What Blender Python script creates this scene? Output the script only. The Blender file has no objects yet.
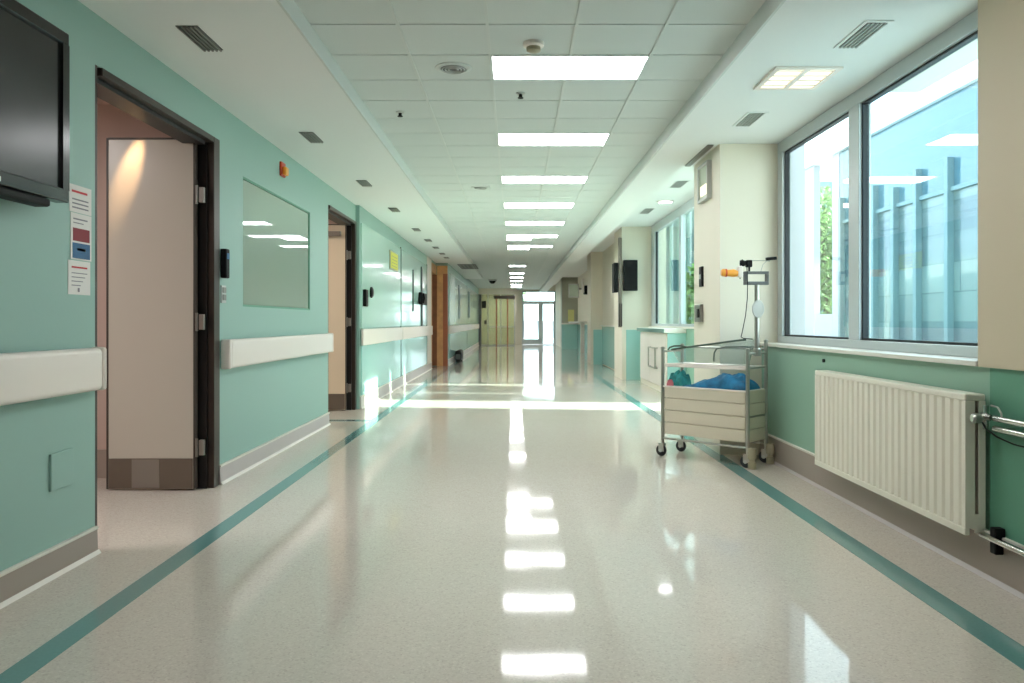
import bpy, bmesh, math, random
from mathutils import Matrix, Vector
random.seed(7)
S = bpy.context.scene
COL = S.collection
PI = math.pi

# ------------------------------------------------------------------ materials
def lin(c):
    def f(v):
        v /= 255.0
        return v / 12.92 if v <= 0.04045 else ((v + 0.055) / 1.055) ** 2.4
    return (f(c[0]), f(c[1]), f(c[2]), 1.0)

def mat(name, rgb, rough=0.5, metal=0.0, spec=0.5, noise=None, bump=None, emit=None, coat=0.0, alpha=None, trans=0.0):
    m = bpy.data.materials.new(name)
    m.use_nodes = True
    nt = m.node_tree
    b = nt.nodes['Principled BSDF']
    b.inputs['Base Color'].default_value = lin(rgb)
    b.inputs['Roughness'].default_value = rough
    b.inputs['Metallic'].default_value = metal
    b.inputs['Specular IOR Level'].default_value = spec
    b.inputs['Coat Weight'].default_value = coat
    b.inputs['Coat Roughness'].default_value = 0.03
    b.inputs['Transmission Weight'].default_value = trans
    tc = nt.nodes.new('ShaderNodeTexCoord')
    if noise:
        sc, amt = noise
        n = nt.nodes.new('ShaderNodeTexNoise'); n.inputs['Scale'].default_value = sc
        n.inputs['Detail'].default_value = 4
        r = nt.nodes.new('ShaderNodeValToRGB')
        r.color_ramp.elements[0].position = 0.3
        r.color_ramp.elements[1].position = 0.7
        c = lin(rgb)
        r.color_ramp.elements[0].color = tuple(max(0, v * (1 - amt)) for v in c[:3]) + (1,)
        r.color_ramp.elements[1].color = tuple(min(1, v * (1 + amt)) for v in c[:3]) + (1,)
        nt.links.new(tc.outputs['Object'], n.inputs['Vector'])
        nt.links.new(n.outputs['Fac'], r.inputs['Fac'])
        nt.links.new(r.outputs['Color'], b.inputs['Base Color'])
    if bump:
        sc, st = bump
        n = nt.nodes.new('ShaderNodeTexNoise'); n.inputs['Scale'].default_value = sc
        bp = nt.nodes.new('ShaderNodeBump'); bp.inputs['Strength'].default_value = st
        bp.inputs['Distance'].default_value = 0.01
        nt.links.new(tc.outputs['Object'], n.inputs['Vector'])
        nt.links.new(n.outputs['Fac'], bp.inputs['Height'])
        nt.links.new(bp.outputs['Normal'], b.inputs['Normal'])
    if emit:
        ec, es = emit
        b.inputs['Emission Color'].default_value = lin(ec)
        b.inputs['Emission Strength'].default_value = es
    return m

def glass_mat(name, tint, ior=1.5, refl=1.0, rough=0.0, haze=None):
    m = bpy.data.materials.new(name); m.use_nodes = True
    nt = m.node_tree; nt.nodes.clear()
    out = nt.nodes.new('ShaderNodeOutputMaterial')
    t = nt.nodes.new('ShaderNodeBsdfTransparent'); t.inputs['Color'].default_value = lin(tint)
    g = nt.nodes.new('ShaderNodeBsdfGlossy'); g.inputs['Roughness'].default_value = rough
    g.inputs['Color'].default_value = (refl, refl, refl, 1)
    lw = nt.nodes.new('ShaderNodeLayerWeight'); lw.inputs['Blend'].default_value = 0.5
    pw = nt.nodes.new('ShaderNodeMath'); pw.operation = 'POWER'; pw.inputs[1].default_value = 4.5
    fr = nt.nodes.new('ShaderNodeMath'); fr.operation = 'MULTIPLY_ADD'
    f0 = ((ior - 1) / (ior + 1)) ** 2
    fr.inputs[1].default_value = 1 - f0; fr.inputs[2].default_value = f0
    nt.links.new(lw.outputs['Facing'], pw.inputs[0]); nt.links.new(pw.outputs[0], fr.inputs[0])
    mx = nt.nodes.new('ShaderNodeMixShader')
    nt.links.new(fr.outputs[0], mx.inputs[0])
    base = t
    if haze:
        d = nt.nodes.new('ShaderNodeBsdfDiffuse'); d.inputs['Color'].default_value = lin(haze[0])
        m2 = nt.nodes.new('ShaderNodeMixShader'); m2.inputs[0].default_value = haze[1]
        nt.links.new(t.outputs[0], m2.inputs[1]); nt.links.new(d.outputs[0], m2.inputs[2])
        base = m2
    nt.links.new(base.outputs[0], mx.inputs[1]); nt.links.new(g.outputs[0], mx.inputs[2])
    nt.links.new(mx.outputs[0], out.inputs['Surface'])
    return m

def floor_mat():
    m = mat('terrazzo vinyl', (202, 193, 181), rough=0.055, spec=0.36, coat=0.0)
    nt = m.node_tree; b = nt.nodes['Principled BSDF']
    tc = nt.nodes.new('ShaderNodeTexCoord')
    v = nt.nodes.new('ShaderNodeTexVoronoi'); v.inputs['Scale'].default_value = 150
    r = nt.nodes.new('ShaderNodeValToRGB')
    e = r.color_ramp.elements
    e[0].position = 0.0; e[0].color = lin((192, 181, 170))
    e[1].position = 1.0; e[1].color = lin((217, 208, 196))
    for p, c in ((0.12, (202, 192, 180)), (0.5, (207, 198, 186)), (0.88, (210, 201, 189))):
        x = e.new(p); x.color = lin(c)
    sp = nt.nodes.new('ShaderNodeSeparateColor')
    n = nt.nodes.new('ShaderNodeTexNoise'); n.inputs['Scale'].default_value = 2.2
    bp = nt.nodes.new('ShaderNodeBump'); bp.inputs['Strength'].default_value = 0.05; bp.inputs['Distance'].default_value = 0.02
    L = nt.links.new
    L(tc.outputs['Object'], v.inputs['Vector']); L(v.outputs['Color'], sp.inputs['Color'])
    L(sp.outputs[0], r.inputs['Fac']); L(r.outputs['Color'], b.inputs['Base Color'])
    L(tc.outputs['Object'], n.inputs['Vector']); L(n.outputs['Fac'], bp.inputs['Height'])
    L(bp.outputs['Normal'], b.inputs['Normal']); L(bp.outputs['Normal'], b.inputs['Coat Normal'])
    return m

M = dict(
    teal=mat('mint wall paint', (147, 180, 170), 0.45, bump=(60, 0.03)),
    teal_dark=mat('deep green tone', (96, 152, 126), 0.5, bump=(60, 0.03)),
    sage=mat('sage wall paint', (142, 178, 158), 0.45, bump=(60, 0.03)),
    cream=mat('cream wall paint', (228, 221, 204), 0.55, bump=(60, 0.03)),
    cream_panel=mat('cream wall panel', (206, 192, 166), 0.5),
    white=mat('white ceiling paint', (230, 233, 231), 0.7),
    tile=mat('ceiling tile', (206, 213, 210), 0.75, noise=(180, 0.03)),
    gap=mat('ceiling shadow gap', (58, 66, 64), 0.8),
    bar=mat('ceiling metal bar', (206, 212, 208), 0.5),
    room=mat('blush room paint', (196, 172, 162), 0.6),
    floor=floor_mat(),
    band=mat('teal floor band', (98, 140, 138), 0.09, coat=0.0, noise=(90, 0.05)),
    skirt=mat('taupe skirting', (158, 144, 134), 0.35),
    skirt_l=mat('pale mauve skirting', (190, 180, 178), 0.35),
    cap=mat('white skirting lip', (222, 216, 206), 0.4),
    rail=mat('ivory handrail plastic', (232, 222, 214), 0.32),
    frame=mat('dark bronze door frame', (58, 48, 42), 0.35, metal=0.3),
    black=mat('black door jamb', (14, 12, 12), 0.4),
    leaf=mat('grey door laminate', (190, 182, 170), 0.3),
    leaf_b=mat('beige door laminate', (214, 194, 170), 0.4),
    edge=mat('dark door edging', (64, 54, 48), 0.5),
    kick=mat('brushed steel plate', (150, 146, 140), 0.35, metal=0.8),
    kick_d=mat('taupe steel plate', (118, 108, 98), 0.35, metal=0.6),
    chrome=mat('chrome', (205, 205, 200), 0.16, metal=1.0),
    steel=mat('satin steel', (180, 178, 170), 0.28, metal=0.9),
    alu=mat('grey window aluminium', (196, 204, 206), 0.35, metal=0.15),
    gasket=mat('black window gasket', (24, 28, 32), 0.5),
    sill=mat('white window sill', (228, 224, 214), 0.35),
    radiator=mat('cream radiator enamel', (230, 224, 208), 0.35),
    tv=mat('black glossy bezel', (16, 13, 12), 0.18),
    screen=mat('dark screen', (22, 24, 24), 0.22),
    blackp=mat('black plastic', (12, 11, 12), 0.55, spec=0.2),
    darkg=mat('dark grey slot', (96, 98, 98), 0.6),
    lgrey=mat('light grey plastic', (186, 188, 184), 0.4),
    paper=mat('white paper', (226, 222, 218), 0.7),
    ink=mat('grey print', (130, 126, 134), 0.7),
    red=mat('red print', (190, 44, 56), 0.6),
    dred=mat('dark red print', (134, 22, 38), 0.6),
    blue=mat('blue print', (50, 98, 138), 0.6),
    orange=mat('orange red plastic', (206, 66, 38), 0.35),
    amber=mat('amber orange plastic', (238, 160, 58), 0.35),
    yellow=mat('yellow sign', (206, 204, 36), 0.5),
    pale_yellow=mat('pale yellow paper', (214, 212, 140), 0.6),
    wood=mat('warm oak frame', (204, 152, 98), 0.4, noise=(6, 0.15)),
    wood_d=mat('reddish brown door', (122, 74, 46), 0.4, noise=(6, 0.2)),
    wood_r=mat('red brown wood strip', (150, 82, 50), 0.4),
    olive=mat('olive panel', (168, 168, 150), 0.5),
    cloth=mat('blue cloth', (24, 110, 152), 0.6, noise=(14, 0.4)),
    ptoy=mat('teal cloth', (46, 140, 138), 0.7, noise=(20, 0.4)),
    pink=mat('pink cloth', (196, 110, 118), 0.7),
    rim=mat('dark green rubber', (64, 84, 70), 0.45),
    trolley=mat('beige trolley panel', (214, 204, 184), 0.35),
    rubber=mat('black caster rubber', (26, 30, 34), 0.5),
    buffer=mat('tan rubber buffer', (168, 158, 132), 0.5),
    glasswall=mat('back painted mint glass', (176, 212, 200), 0.16, coat=0.25, spec=0.5),
    glasslow=mat('back painted aqua glass', (160, 206, 200), 0.2, coat=0.2),
    seam=mat('dark green seam', (40, 66, 64), 0.4),
    blind=mat('grey green blind', (205, 220, 208), 0.5),
    ext_white=mat('white render', (176, 178, 188), 0.8),
    ext_grey=mat('grey concrete pier', (170, 168, 164), 0.8, noise=(3, 0.1)),
    ext_fascia=mat('white metal fascia', (236, 236, 238), 0.5),
    spandrel=mat('blue spandrel glass', (70, 104, 116), 0.12, coat=0.3),
    fin=mat('pale teal fin', (100, 124, 128), 0.4),
    tealfac=mat('sea green curtain', (96, 132, 126), 0.35),
    soffit_out=mat('cream eave soffit', (226, 220, 204), 0.7),
    pave=mat('pale paving', (206, 206, 198), 0.8, noise=(3, 0.08)),
    grass=mat('grass ground', (120, 140, 84), 0.9, noise=(5, 0.3)),
    leafg=mat('tree leaf', (108, 142, 72), 0.6, noise=(2, 0.35)),
    bark=mat('tree bark', (92, 76, 60), 0.9, noise=(8, 0.3)),
    light=mat('lit diffuser', (255, 255, 255), 0.5, emit=((250, 250, 252), 12.0)),
    light_far=mat('lit diffuser warm', (255, 255, 255), 0.5, emit=((250, 250, 250), 26.0)),
    warmlamp=mat('warm lamp glow', (255, 230, 190), 0.5, emit=((255, 214, 160), 9.0)),
    softlamp=mat('soft lamp cell', (240, 232, 214), 0.5, emit=((255, 240, 214), .7)),
    gdif=mat('pale green diffuser', (150, 166, 140), 0.3, emit=((220, 230, 210), 0.08)),
)
M['pane'] = glass_mat('window glass', (232, 244, 244), 1.5)
M['bluepane'] = glass_mat('blue tinted window glass', (222, 242, 247), 1.45)
M['tealpane'] = glass_mat('teal tinted window glass', (228, 244, 240), 1.45)
M['acrylic'] = glass_mat('clear acrylic', (232, 238, 236), 1.35, haze=((225, 228, 226), 0.12))
M['olivepane'] = glass_mat('olive tinted partition glass', (232, 236, 216), 1.4, haze=((196, 200, 176), 0.3))
M['viewpane'] = glass_mat('greenish viewing glass', (222, 236, 228), 1.6, haze=((190, 208, 196), 0.5))

def courses_mat():
    m = mat('coursed stone behind glass', (120, 170, 180), 0.3, coat=0.5)
    nt = m.node_tree; b = nt.nodes['Principled BSDF']
    tc = nt.nodes.new('ShaderNodeTexCoord'); mp = nt.nodes.new('ShaderNodeMapping')
    mp.inputs['Rotation'].default_value = (PI / 2, 0, PI / 2)
    br = nt.nodes.new('ShaderNodeTexBrick')
    br.inputs['Color1'].default_value = lin((112, 128, 124)); br.inputs['Color2'].default_value = lin((52, 78, 88))
    br.inputs['Mortar'].default_value = lin((50, 74, 80)); br.inputs['Scale'].default_value = 1.0
    br.inputs['Mortar Size'].default_value = 0.012
    br.inputs['Brick Width'].default_value = 2.6; br.inputs['Row Height'].default_value = 0.55
    sx = nt.nodes.new('ShaderNodeSeparateXYZ'); cb = nt.nodes.new('ShaderNodeCombineXYZ')
    L = nt.links.new
    L(tc.outputs['Object'], sx.inputs[0]); L(sx.outputs['Y'], cb.inputs['X']); L(sx.outputs['Z'], cb.inputs['Y'])
    L(cb.outputs[0], br.inputs['Vector']); L(br.outputs['Color'], b.inputs['Base Color'])
    return m
M['courses'] = courses_mat()

# ------------------------------------------------------------------ geometry helpers
def BM(): return bmesh.new()

def box(bm, x0, x1, y0, y1, z0, z1, bev=0.0, seg=2):
    r = bmesh.ops.create_cube(bm, size=1.0)
    vs = r['verts']
    for v in vs:
        v.co = Vector(((x0 + x1) / 2 + v.co.x * (x1 - x0), (y0 + y1) / 2 + v.co.y * (y1 - y0), (z0 + z1) / 2 + v.co.z * (z1 - z0)))
    if bev > 0:
        es = list({e for v in vs for e in v.link_edges})
        bmesh.ops.bevel(bm, geom=es, offset=bev, segments=seg, affect='EDGES', profile=0.5)
    return bm

def tube(bm, pts, r, n=12, closed=False, cap=True):
    pts = [Vector(p) for p in pts]
    N = len(pts); rings = []
    up = None
    for i, p in enumerate(pts):
        a = pts[i - 1] if (i > 0 or closed) else p
        b = pts[(i + 1) % N] if (i < N - 1 or closed) else p
        t = (b - a).normalized()
        if up is None:
            up = Vector((0, 0, 1)) if abs(t.z) < 0.9 else Vector((1, 0, 0))
        u = (up - t * up.dot(t))
        if u.length < 1e-4: u = Vector((0, 1, 0)) - t * t.y
        u.normalize(); w = t.cross(u); up = u
        rr = r[i] if isinstance(r, (list, tuple)) else r
        rings.append([bm.verts.new(p + u * math.cos(2 * PI * k / n) * rr + w * math.sin(2 * PI * k / n) * rr) for k in range(n)])
    for i in range(N if closed else N - 1):
        A = rings[i]; B = rings[(i + 1) % N]
        for k in range(n):
            bm.faces.new((A[k], A[(k + 1) % n], B[(k + 1) % n], B[k]))
    if cap and not closed:
        bm.faces.new(rings[0][::-1]); bm.faces.new(rings[-1])
    return bm

def lathe(bm, c, prof, axis='Z', n=32):
    """prof: list of (r, h)"""
    rings = []
    for r, h in prof:
        ring = []
        for k in range(n):
            a = 2 * PI * k / n
            u, v = r * math.cos(a), r * math.sin(a)
            if axis == 'Z': p = (c[0] + u, c[1] + v, c[2] + h)
            elif axis == 'X': p = (c[0] + h, c[1] + u, c[2] + v)
            else: p = (c[0] + u, c[1] + h, c[2] + v)
            ring.append(bm.verts.new(p))
        rings.append(ring)
    for A, B in zip(rings, rings[1:]):
        for k in range(n):
            bm.faces.new((A[k], A[(k + 1) % n], B[(k + 1) % n], B[k]))
    bm.faces.new(rings[0][::-1]); bm.faces.new(rings[-1])
    return bm

def prism(bm, pts, axis, a0, a1):
    """extrude polygon (2D pts in the two other axes) along an axis"""
    def P(u, v, a):
        return (a, u, v) if axis == 'X' else (u, a, v) if axis == 'Y' else (u, v, a)
    A = [bm.verts.new(P(u, v, a0)) for u, v in pts]
    B = [bm.verts.new(P(u, v, a1)) for u, v in pts]
    n = len(pts)
    bm.faces.new(A[::-1]); bm.faces.new(B)
    for k in range(n): bm.faces.new((A[k], A[(k + 1) % n], B[(k + 1) % n], B[k]))
    return bm

ROOTM = {}
def obj(name, bm, m, parent=None, smooth=False, label=None, xf=None):
    if xf is not None: bm.transform(xf)
    bmesh.ops.recalc_face_normals(bm, faces=bm.faces)
    if parent is not None:
        r = parent
        while r.parent is not None: r = r.parent
        inv = ROOTM[r.name].inverted()
        bm.transform(inv)
        off = Matrix()
        loc = Vector((0, 0, 0))
    else:
        xs = [v.co.x for v in bm.verts]; ys = [v.co.y for v in bm.verts]; zs = [v.co.z for v in bm.verts]
        loc = Vector(((min(xs) + max(xs)) / 2, (min(ys) + max(ys)) / 2, min(zs)))
        bm.transform(Matrix.Translation(-loc))
    me = bpy.data.meshes.new(name); bm.to_mesh(me); bm.free()
    me.materials.append(m if not isinstance(m, str) else M[m])
    if smooth:
        for p in me.polygons: p.use_smooth = True
        try: me.set_sharp_from_angle(angle=math.radians(35))
        except Exception: pass
    o = bpy.data.objects.new(name, me); COL.objects.link(o)
    o.location = loc
    if parent is not None: o.parent = parent
    else: ROOTM[o.name] = Matrix.Translation(loc)
    if label: o['label'] = label
    return o

def tag(o, label, cat, group=None, kind=None):
    if label: o['label'] = label
    if cat: o['category'] = cat
    if group: o['group'] = group
    if kind: o['kind'] = kind
    return o

def thing(name, label, cat, loc, rz=0.0, group=None):
    o = bpy.data.objects.new(name, None); COL.objects.link(o)
    o.location = loc; o.rotation_euler = (0, 0, rz)
    o.empty_display_size = 0.1
    ROOTM[o.name] = Matrix.Translation(Vector(loc)) @ Matrix.Rotation(rz, 4, 'Z')
    return tag(o, label, cat, group)

def struct(name, bm, m, parent=None, smooth=False):
    o = obj(name, bm, m, parent, smooth)
    if parent is None: o['kind'] = 'structure'
    return o

def sroot(name, loc):
    o = bpy.data.objects.new(name, None); COL.objects.link(o); o.location = loc
    o['kind'] = 'structure'; ROOTM[o.name] = Matrix.Translation(Vector(loc)); o.empty_display_size = 0.1
    return o

def dup(root, loc, label=None, rz=None):
    r = root.copy(); COL.objects.link(r); r.location = loc
    if rz is not None: r.rotation_euler = (0, 0, rz)
    if label: r['label'] = label
    for ch in list(root.children):
        c = ch.copy(); COL.objects.link(c); c.parent = r
        for g in ch.children:
            d = g.copy(); COL.objects.link(d); d.parent = c
    return r

# ------------------------------------------------------------------ dimensions
H = 1.1
XL, XLC, XLD = -2.0, -1.95, -1.66
XR = 2.05
ZS, ZG = 2.575, 2.67
YB, YE = -4.0, 37.5          # back wall, exit wall
SXL, SXR = -1.087, 1.242     # soffit inner edges
def row(n): return 4.057 + 0.4675 * n
COLX = [-1.087, -0.614, -0.1413, 0.331, 0.804, 1.242]

# ------------------------------------------------------------------ floor
bm = BM(); box(bm, -5.2, 4.2, YB - .1, 39.5, -0.2, 0.0)
struct('floor', bm, 'floor')
bm = BM()
box(bm, -1.603, -1.503, YB, 9.1, 0.0, 0.0015)
box(bm, -1.603, -1.503, 9.1, 26, 0.0, 0.0015)
box(bm, -2.9, -1.603, 8.53, 8.66, 0.0, 0.0015)
box(bm, -2.02, -1.92, 9.05, 9.6, 0.0, 0.0015) if False else None
struct('trim_1', bm, 'band')
bm = BM(); box(bm, 1.61, 1.727, YB, 16, 0.0, 0.0015)
struct('trim_2', bm, 'band')

# ------------------------------------------------------------------ left walls
T = .13
bm = BM()
box(bm, XL - T, XL, YB, 3.675, 0, ZG + .1)
box(bm, XL - T, XL, 3.675, 5.16, 2.33, ZG + .1)
box(bm, XL - T, XL, 5.16, 5.68, 0, ZG + .1)
box(bm, XL - T, XL, 5.68, 7.55, 0, 1.215)
box(bm, XL - T, XL, 5.68, 7.55, 2.175, ZG + .1)
box(bm, XL - T, XL, 7.55, 8.28, 0, ZG + .1)
box(bm, XL - T, XL, 8.28, 9.72, 2.365, ZG + .1)
box(bm, XLC - .15, XLC, 9.72, 18.1, 0, ZG + .1)
box(bm, XLC - .2, XLC, 18.1, 19.2, 2.3, ZG + .1)
box(bm, XLD - .47, XLD, 19.25, 36.0, 0, ZG + .1)
struct('wall_left', bm, 'teal')
# white bright strip at the end of the glass wall
bm = BM(); box(bm, XLC, XLC + .012, 17.2, 18.1, 0.0, ZS)
struct('trim_3', bm, 'cap')

def skirting(name, x, y0, y1, side, h, m, lip=.022, m2='cap'):
    """side +1: the face looks towards +x"""
    s = side
    bm = BM(); prism(bm, [(x, 0), (x + s * .022, 0), (x + s * .018, .02), (x + s * .014, h), (x, h)], 'Y', y0, y1)
    o = struct(name, bm, m)
    bm = BM(); box(bm, min(x, x + s * .022), max(x, x + s * .022), y0, y1, h, h + .014, .003)
    struct('skirting_lip', bm, m2, o)
    bm = BM(); prism(bm, [(x + s * .0225, 0), (x + s * .034, 0), (x + s * .0225, .018)], 'Y', y0, y1)
    struct('floor_bead', bm, m2 if s > 0 else 'skirt_l', o)
    return o
def fixparent(o): pass
skirting('baseboard_left', XL, YB, 3.67, 1, .115, 'skirt')
skirting('baseboard_left', XL, 5.2, 8.27, 1, .118, 'skirt_l')
skirting('baseboard_left', XLC, 9.74, 18.1, 1, .15, 'skirt_l')
skirting('baseboard_left', XLD, 19.3, 36, 1, .15, 'skirt_l')
skirting('baseboard_right', XR, YB, 6.37, -1, .19, 'skirt')

# ------------------------------------------------------------------ ceiling
bm = BM()
box(bm, -2.1, 1.57, YB - .1, 39.5, ZG + .012, ZG + .15)
struct('ceiling', bm, 'gap')
# tiles
bm = BM()
xs = COLX
g = .009
n0, n1 = -17, 71
LIGHT_ROWS = [1, 5, 9, 13, 17, 21, 25]
NEAR_ROWS = [-3, -11]
half = {22: 0, 26: 0, 37: 0, 44: 0, 49: 0, 54: 0, 60: 0, 65: 0}
for n in range(n0, n1):
    y0, y1 = row(n), row(n + 1)
    if y1 > 37.5: y1 = 37.5
    if y0 > 26.42: box(bm, XLD, xs[0] - .004, y0 + g, y1 - g * .3, ZG, ZG + .01)
    for c in range(5):
        if c in (2, 3) and (n in LIGHT_ROWS or n in NEAR_ROWS): continue
        if c == 2 and n in half: continue
        box(bm, xs[c] + .004, xs[c + 1] - .004, y0 + g, y1 - g * .3, ZG, ZG + .01)
struct('ceiling', bm, 'tile')
bm = BM()
for x in xs[1:-1]:
    seglist = [(row(n0), 37.5)]
    if abs(x - .331) < .01:
        seglist = []
        a = row(n0)
        for n in sorted(LIGHT_ROWS + NEAR_ROWS):
            seglist.append((a, row(n) - .005)); a = row(n + 1) + .005
        seglist.append((a, 37.5))
    for a, b in seglist: box(bm, x - .0085, x + .0085, a, b, ZG - .006, ZG + .012)
struct('trim_4', bm, 'bar')

# soffits
def gapbox(bm, x0, x1, y0, y1, z0, z1): box(bm, x0, x1, y0, y1, z0, z1)
bm = BM(); box(bm, -5.2, SXL, YB, 26.4, ZS, ZG + .012) if False else box(bm, XL - T, SXL, YB, 26.4, ZS, ZG + .012)
struct('ceiling', bm, 'white')
bm = BM(); box(bm, SXL - .001, SXL + .012, YB, 26.41, ZS - .006, ZG + .01); box(bm, XLD, SXL, 26.4, 26.42, ZS - .006, ZG)
struct('trim_5', bm, 'bar')
bm = BM()
box(bm, SXR, 2.3, YB, 6.373, ZS, ZG + .012)
box(bm, SXR, 1.6, 6.373, 37.4, ZS, ZG + .012)
box(bm, 1.6, 1.7, 6.373, 7.29, ZS, ZG + .012)
struct('ceiling', bm, 'white')
bm = BM(); box(bm, SXR - .012, SXR + .001, YB, 37.4, ZS - .006, ZG + .01)
struct('trim_6', bm, 'bar')
# raised bay ceiling on the right beyond the first column
bm = BM()
box(bm, 1.6, 2.75, 7.2, 37.5, 2.92, 3.05); box(bm, 1.58, 1.6, 7.29, 37.5, ZG, 3.05)
struct('ceiling', bm, 'white')

# ------------------------------------------------------------------ right walls
bm = BM()
box(bm, XR, XR + .3, 3.31, 6.373, 0, .905)
struct('wall_right', bm, 'sage')
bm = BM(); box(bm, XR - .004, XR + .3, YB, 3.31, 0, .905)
struct('wall_right', bm, 'teal_dark')  # deeper green tone than the wall behind the radiator
bm = BM(); box(bm, 2.03, 2.34, YB, 3.37, .905, ZS)
struct('wall_right', bm, 'cream_panel')
# column 1
bm = BM(); box(bm, 1.705, 2.26, 6.373, 7.29, 0, 2.93)
struct('wall_right', bm, 'cream')
bm = BM(); box(bm, 2.26, 2.72, 7.2, 7.29, -.2, 3.05)
struct('wall_right', bm, 'ext_white')
# wall bay 2 below its window
bm = BM(); box(bm, 2.6, 2.9, 11.1, 14.6, 0, 1.0)
struct('wall_right', bm, 'sage')
# column 2
bm = BM(); box(bm, 2.06, 2.9, 14.7, 15.8, 0, 2.93)
struct('wall_right', bm, 'cream')
# wall bay 3
bm = BM(); box(bm, 2.30, 2.5, 15.8, 20.0, 0, 2.93)
struct('wall_right', bm, 'cream')
# column 3
bm = BM(); box(bm, 2.0, 2.7, 19.98, 21.0, 0, 2.93)
struct('wall_right', bm, 'cream')
bm = BM(); box(bm, 2.6, 2.8, 21.0, 37.5, 0, 2.93)
struct('wall_right', bm, 'cream')
bm = BM(); box(bm, 1.95, 2.7, 31.4, 32.2, 0, 2.93)
struct('wall_right', bm, 'olive')
bm = BM(); box(bm, 2.02, 2.62, 32.2, 37.5, 0, 2.93)
struct('wall_right', bm, 'cream')

# teal wainscot sheets on the columns and the recessed wall
bm = BM()
box(bm, 2.10 + .04, 2.45, 14.68, 14.7, 0.0, .95)
box(bm, 2.285, 2.30, 15.8, 19.98, 0.02, .99)
box(bm, 2.06, 2.3, 19.965, 19.98, 0.0, .9)
box(bm, 1.945, 2.6, 31.38, 31.4, 0.0, 1.0)
box(bm, 2.585, 2.6, 21.0, 31.4, 0.0, 1.0)
struct('trim_7', bm, M['glasslow'])
bm = BM()
box(bm, 2.24, 2.30, 15.8, 19.96, .99, 1.02)
box(bm, 1.92, 2.6, 31.3, 31.4, 1.0, 1.06)
struct('trim_8', bm, 'sill')

# back wall, exit wall
bm = BM(); box(bm, -5.2, 4.2, YB - .15, YB, 0, 3.05)
struct('wall_back', bm, 'teal')
bm = BM()
box(bm, 0.0, .39, 37.5, 37.65, 0, ZG)
box(bm, 2.02, 2.9, 37.5, 37.65, 0, 3.05)
box(bm, .39, 2.02, 37.5, 37.65, 2.6, 3.05)
box(bm, 0.0, .12, 36.0, 37.5, 0, ZG)
box(bm, -1.66, .06, 36.0, 36.12, 2.39, ZG)
struct('wall_end', bm, 'cream')
# lobby behind the glazed partition
bm = BM(); box(bm, -1.9, .1, 39.2, 39.3, 0, 2.7); box(bm, -1.9, -1.66, 36, 39.2, 0, 2.7)
struct('wall_end', bm, 'olive')
bm = BM(); box(bm, 0.0, .12, 37.5, 39.4, 0, ZG)
struct('wall_end', bm, 'cream')

# rooms behind the left doors
bm = BM(); box(bm, -5.2, XL - T, 1.3, 10.0, 2.64, 2.675); box(bm, -5.2, XLC - .2, 17.7, 19.4, 2.64, 2.675)
struct('ceiling', bm, 'room')
bm = BM()
box(bm, -5.2, XL - T, 5.45, 5.55, 0, 2.69)
box(bm, -5.2, -5.1, 1.4, 5.45, 0, 2.69)
box(bm, -5.1, XL - T, 1.3, 1.4, 0, 2.69)
struct('wall_left_room', bm, 'room').name = 'wall_left.001'
bm = BM(); box(bm, -5.1, XL - T - .0, 5.425, 5.45, 0, .2)
struct('baseboard_left', bm, 'skirt')
bm = BM()
box(bm, -5.2, XL - T, 9.9, 10.0, 0, 2.69); box(bm, -5.2, -5.1, 7.0, 9.9, 0, 2.69); box(bm, -5.1, XL - T, 6.95, 7.05, 0, 2.69)
struct('wall_left', bm, 'room')
bm = BM(); box(bm, -5.2, XL - T, 17.7, 17.8, 0, 2.69); box(bm, -3.3, -3.2, 17.8, 19.2, 0, 2.69); box(bm, -5.2, XLC - .2, 19.3, 19.4, 0, 2.69)
struct('wall_left', bm, 'room')

# ------------------------------------------------------------------ door 1 (open, grey leaf)
def door(idx, x, y0, y1, zt, leaf_w, leaf_m, jd=.13, framew=.055, yleaf=None, kick=True, leaf_top=None):
    r = sroot('door_%d' % idx, (x, (y0 + y1) / 2, 0))
    bm = BM()
    box(bm, x - jd, x + .012, y1 - framew, y1 + .045, 0, zt + .0, .004)
    box(bm, x - jd, x + .012, y0 + .045, y1 - framew, zt - .04, zt, .004)
    box(bm, x - jd, x + .0, y0, y0 + .02, 0, zt)
    struct('door_frame', bm, 'frame', r)
    bm = BM()
    box(bm, x - jd - .03, x - .03, y1 - framew - .02, y1 - framew, 0, zt - .06)
    box(bm, x - jd - .03, x - .03, y0 + .02, y1 - framew - .045, zt - .065, zt - .04)
    struct('door_stop', bm, 'black', r)
    yl = y1 - framew - .09 if yleaf is None else yleaf
    xt = x - .09
    lt = leaf_top or zt - .02
    bm = BM(); box(bm, xt - leaf_w, xt, yl, yl + .045, .012, lt, .003)
    lf = struct('door_leaf', bm, leaf_m, r)
    bm = BM(); box(bm, xt - leaf_w - .012, xt - leaf_w, yl - .002, yl + .047, .012, lt + .01); box(bm, xt - leaf_w, xt, yl - .002, yl + .047, lt, lt + .012); box(bm, xt, xt + .008, yl - .002, yl + .047, .012, lt + .01)
    struct('edge_strip', bm, 'edge', lf)
    for z in (.28, 1.1, 1.93):
        bm = BM()
        box(bm, xt + .035, xt + .066, yl + .0, yl + .028, z - .05, z + .05, .002)
        tube(bm, [(xt + .02, yl + .002, z - .06), (xt + .02, yl + .002, z + .06)], .009, 10)
        for dz in (-.035, 0, .035): lathe(bm, (xt + .05, yl - .003, z + dz), [(.006, 0), (.006, .004)], 'Y', 10)
        struct('hinge', bm, 'kick', r)
    if kick:
        bm = BM(); box(bm, xt - leaf_w + .005, xt - .005, yl - .004, yl, .015, .21)
        struct('kick_plate', bm, 'kick_d', lf)
    return r, lf, xt, yl, lt
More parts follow.
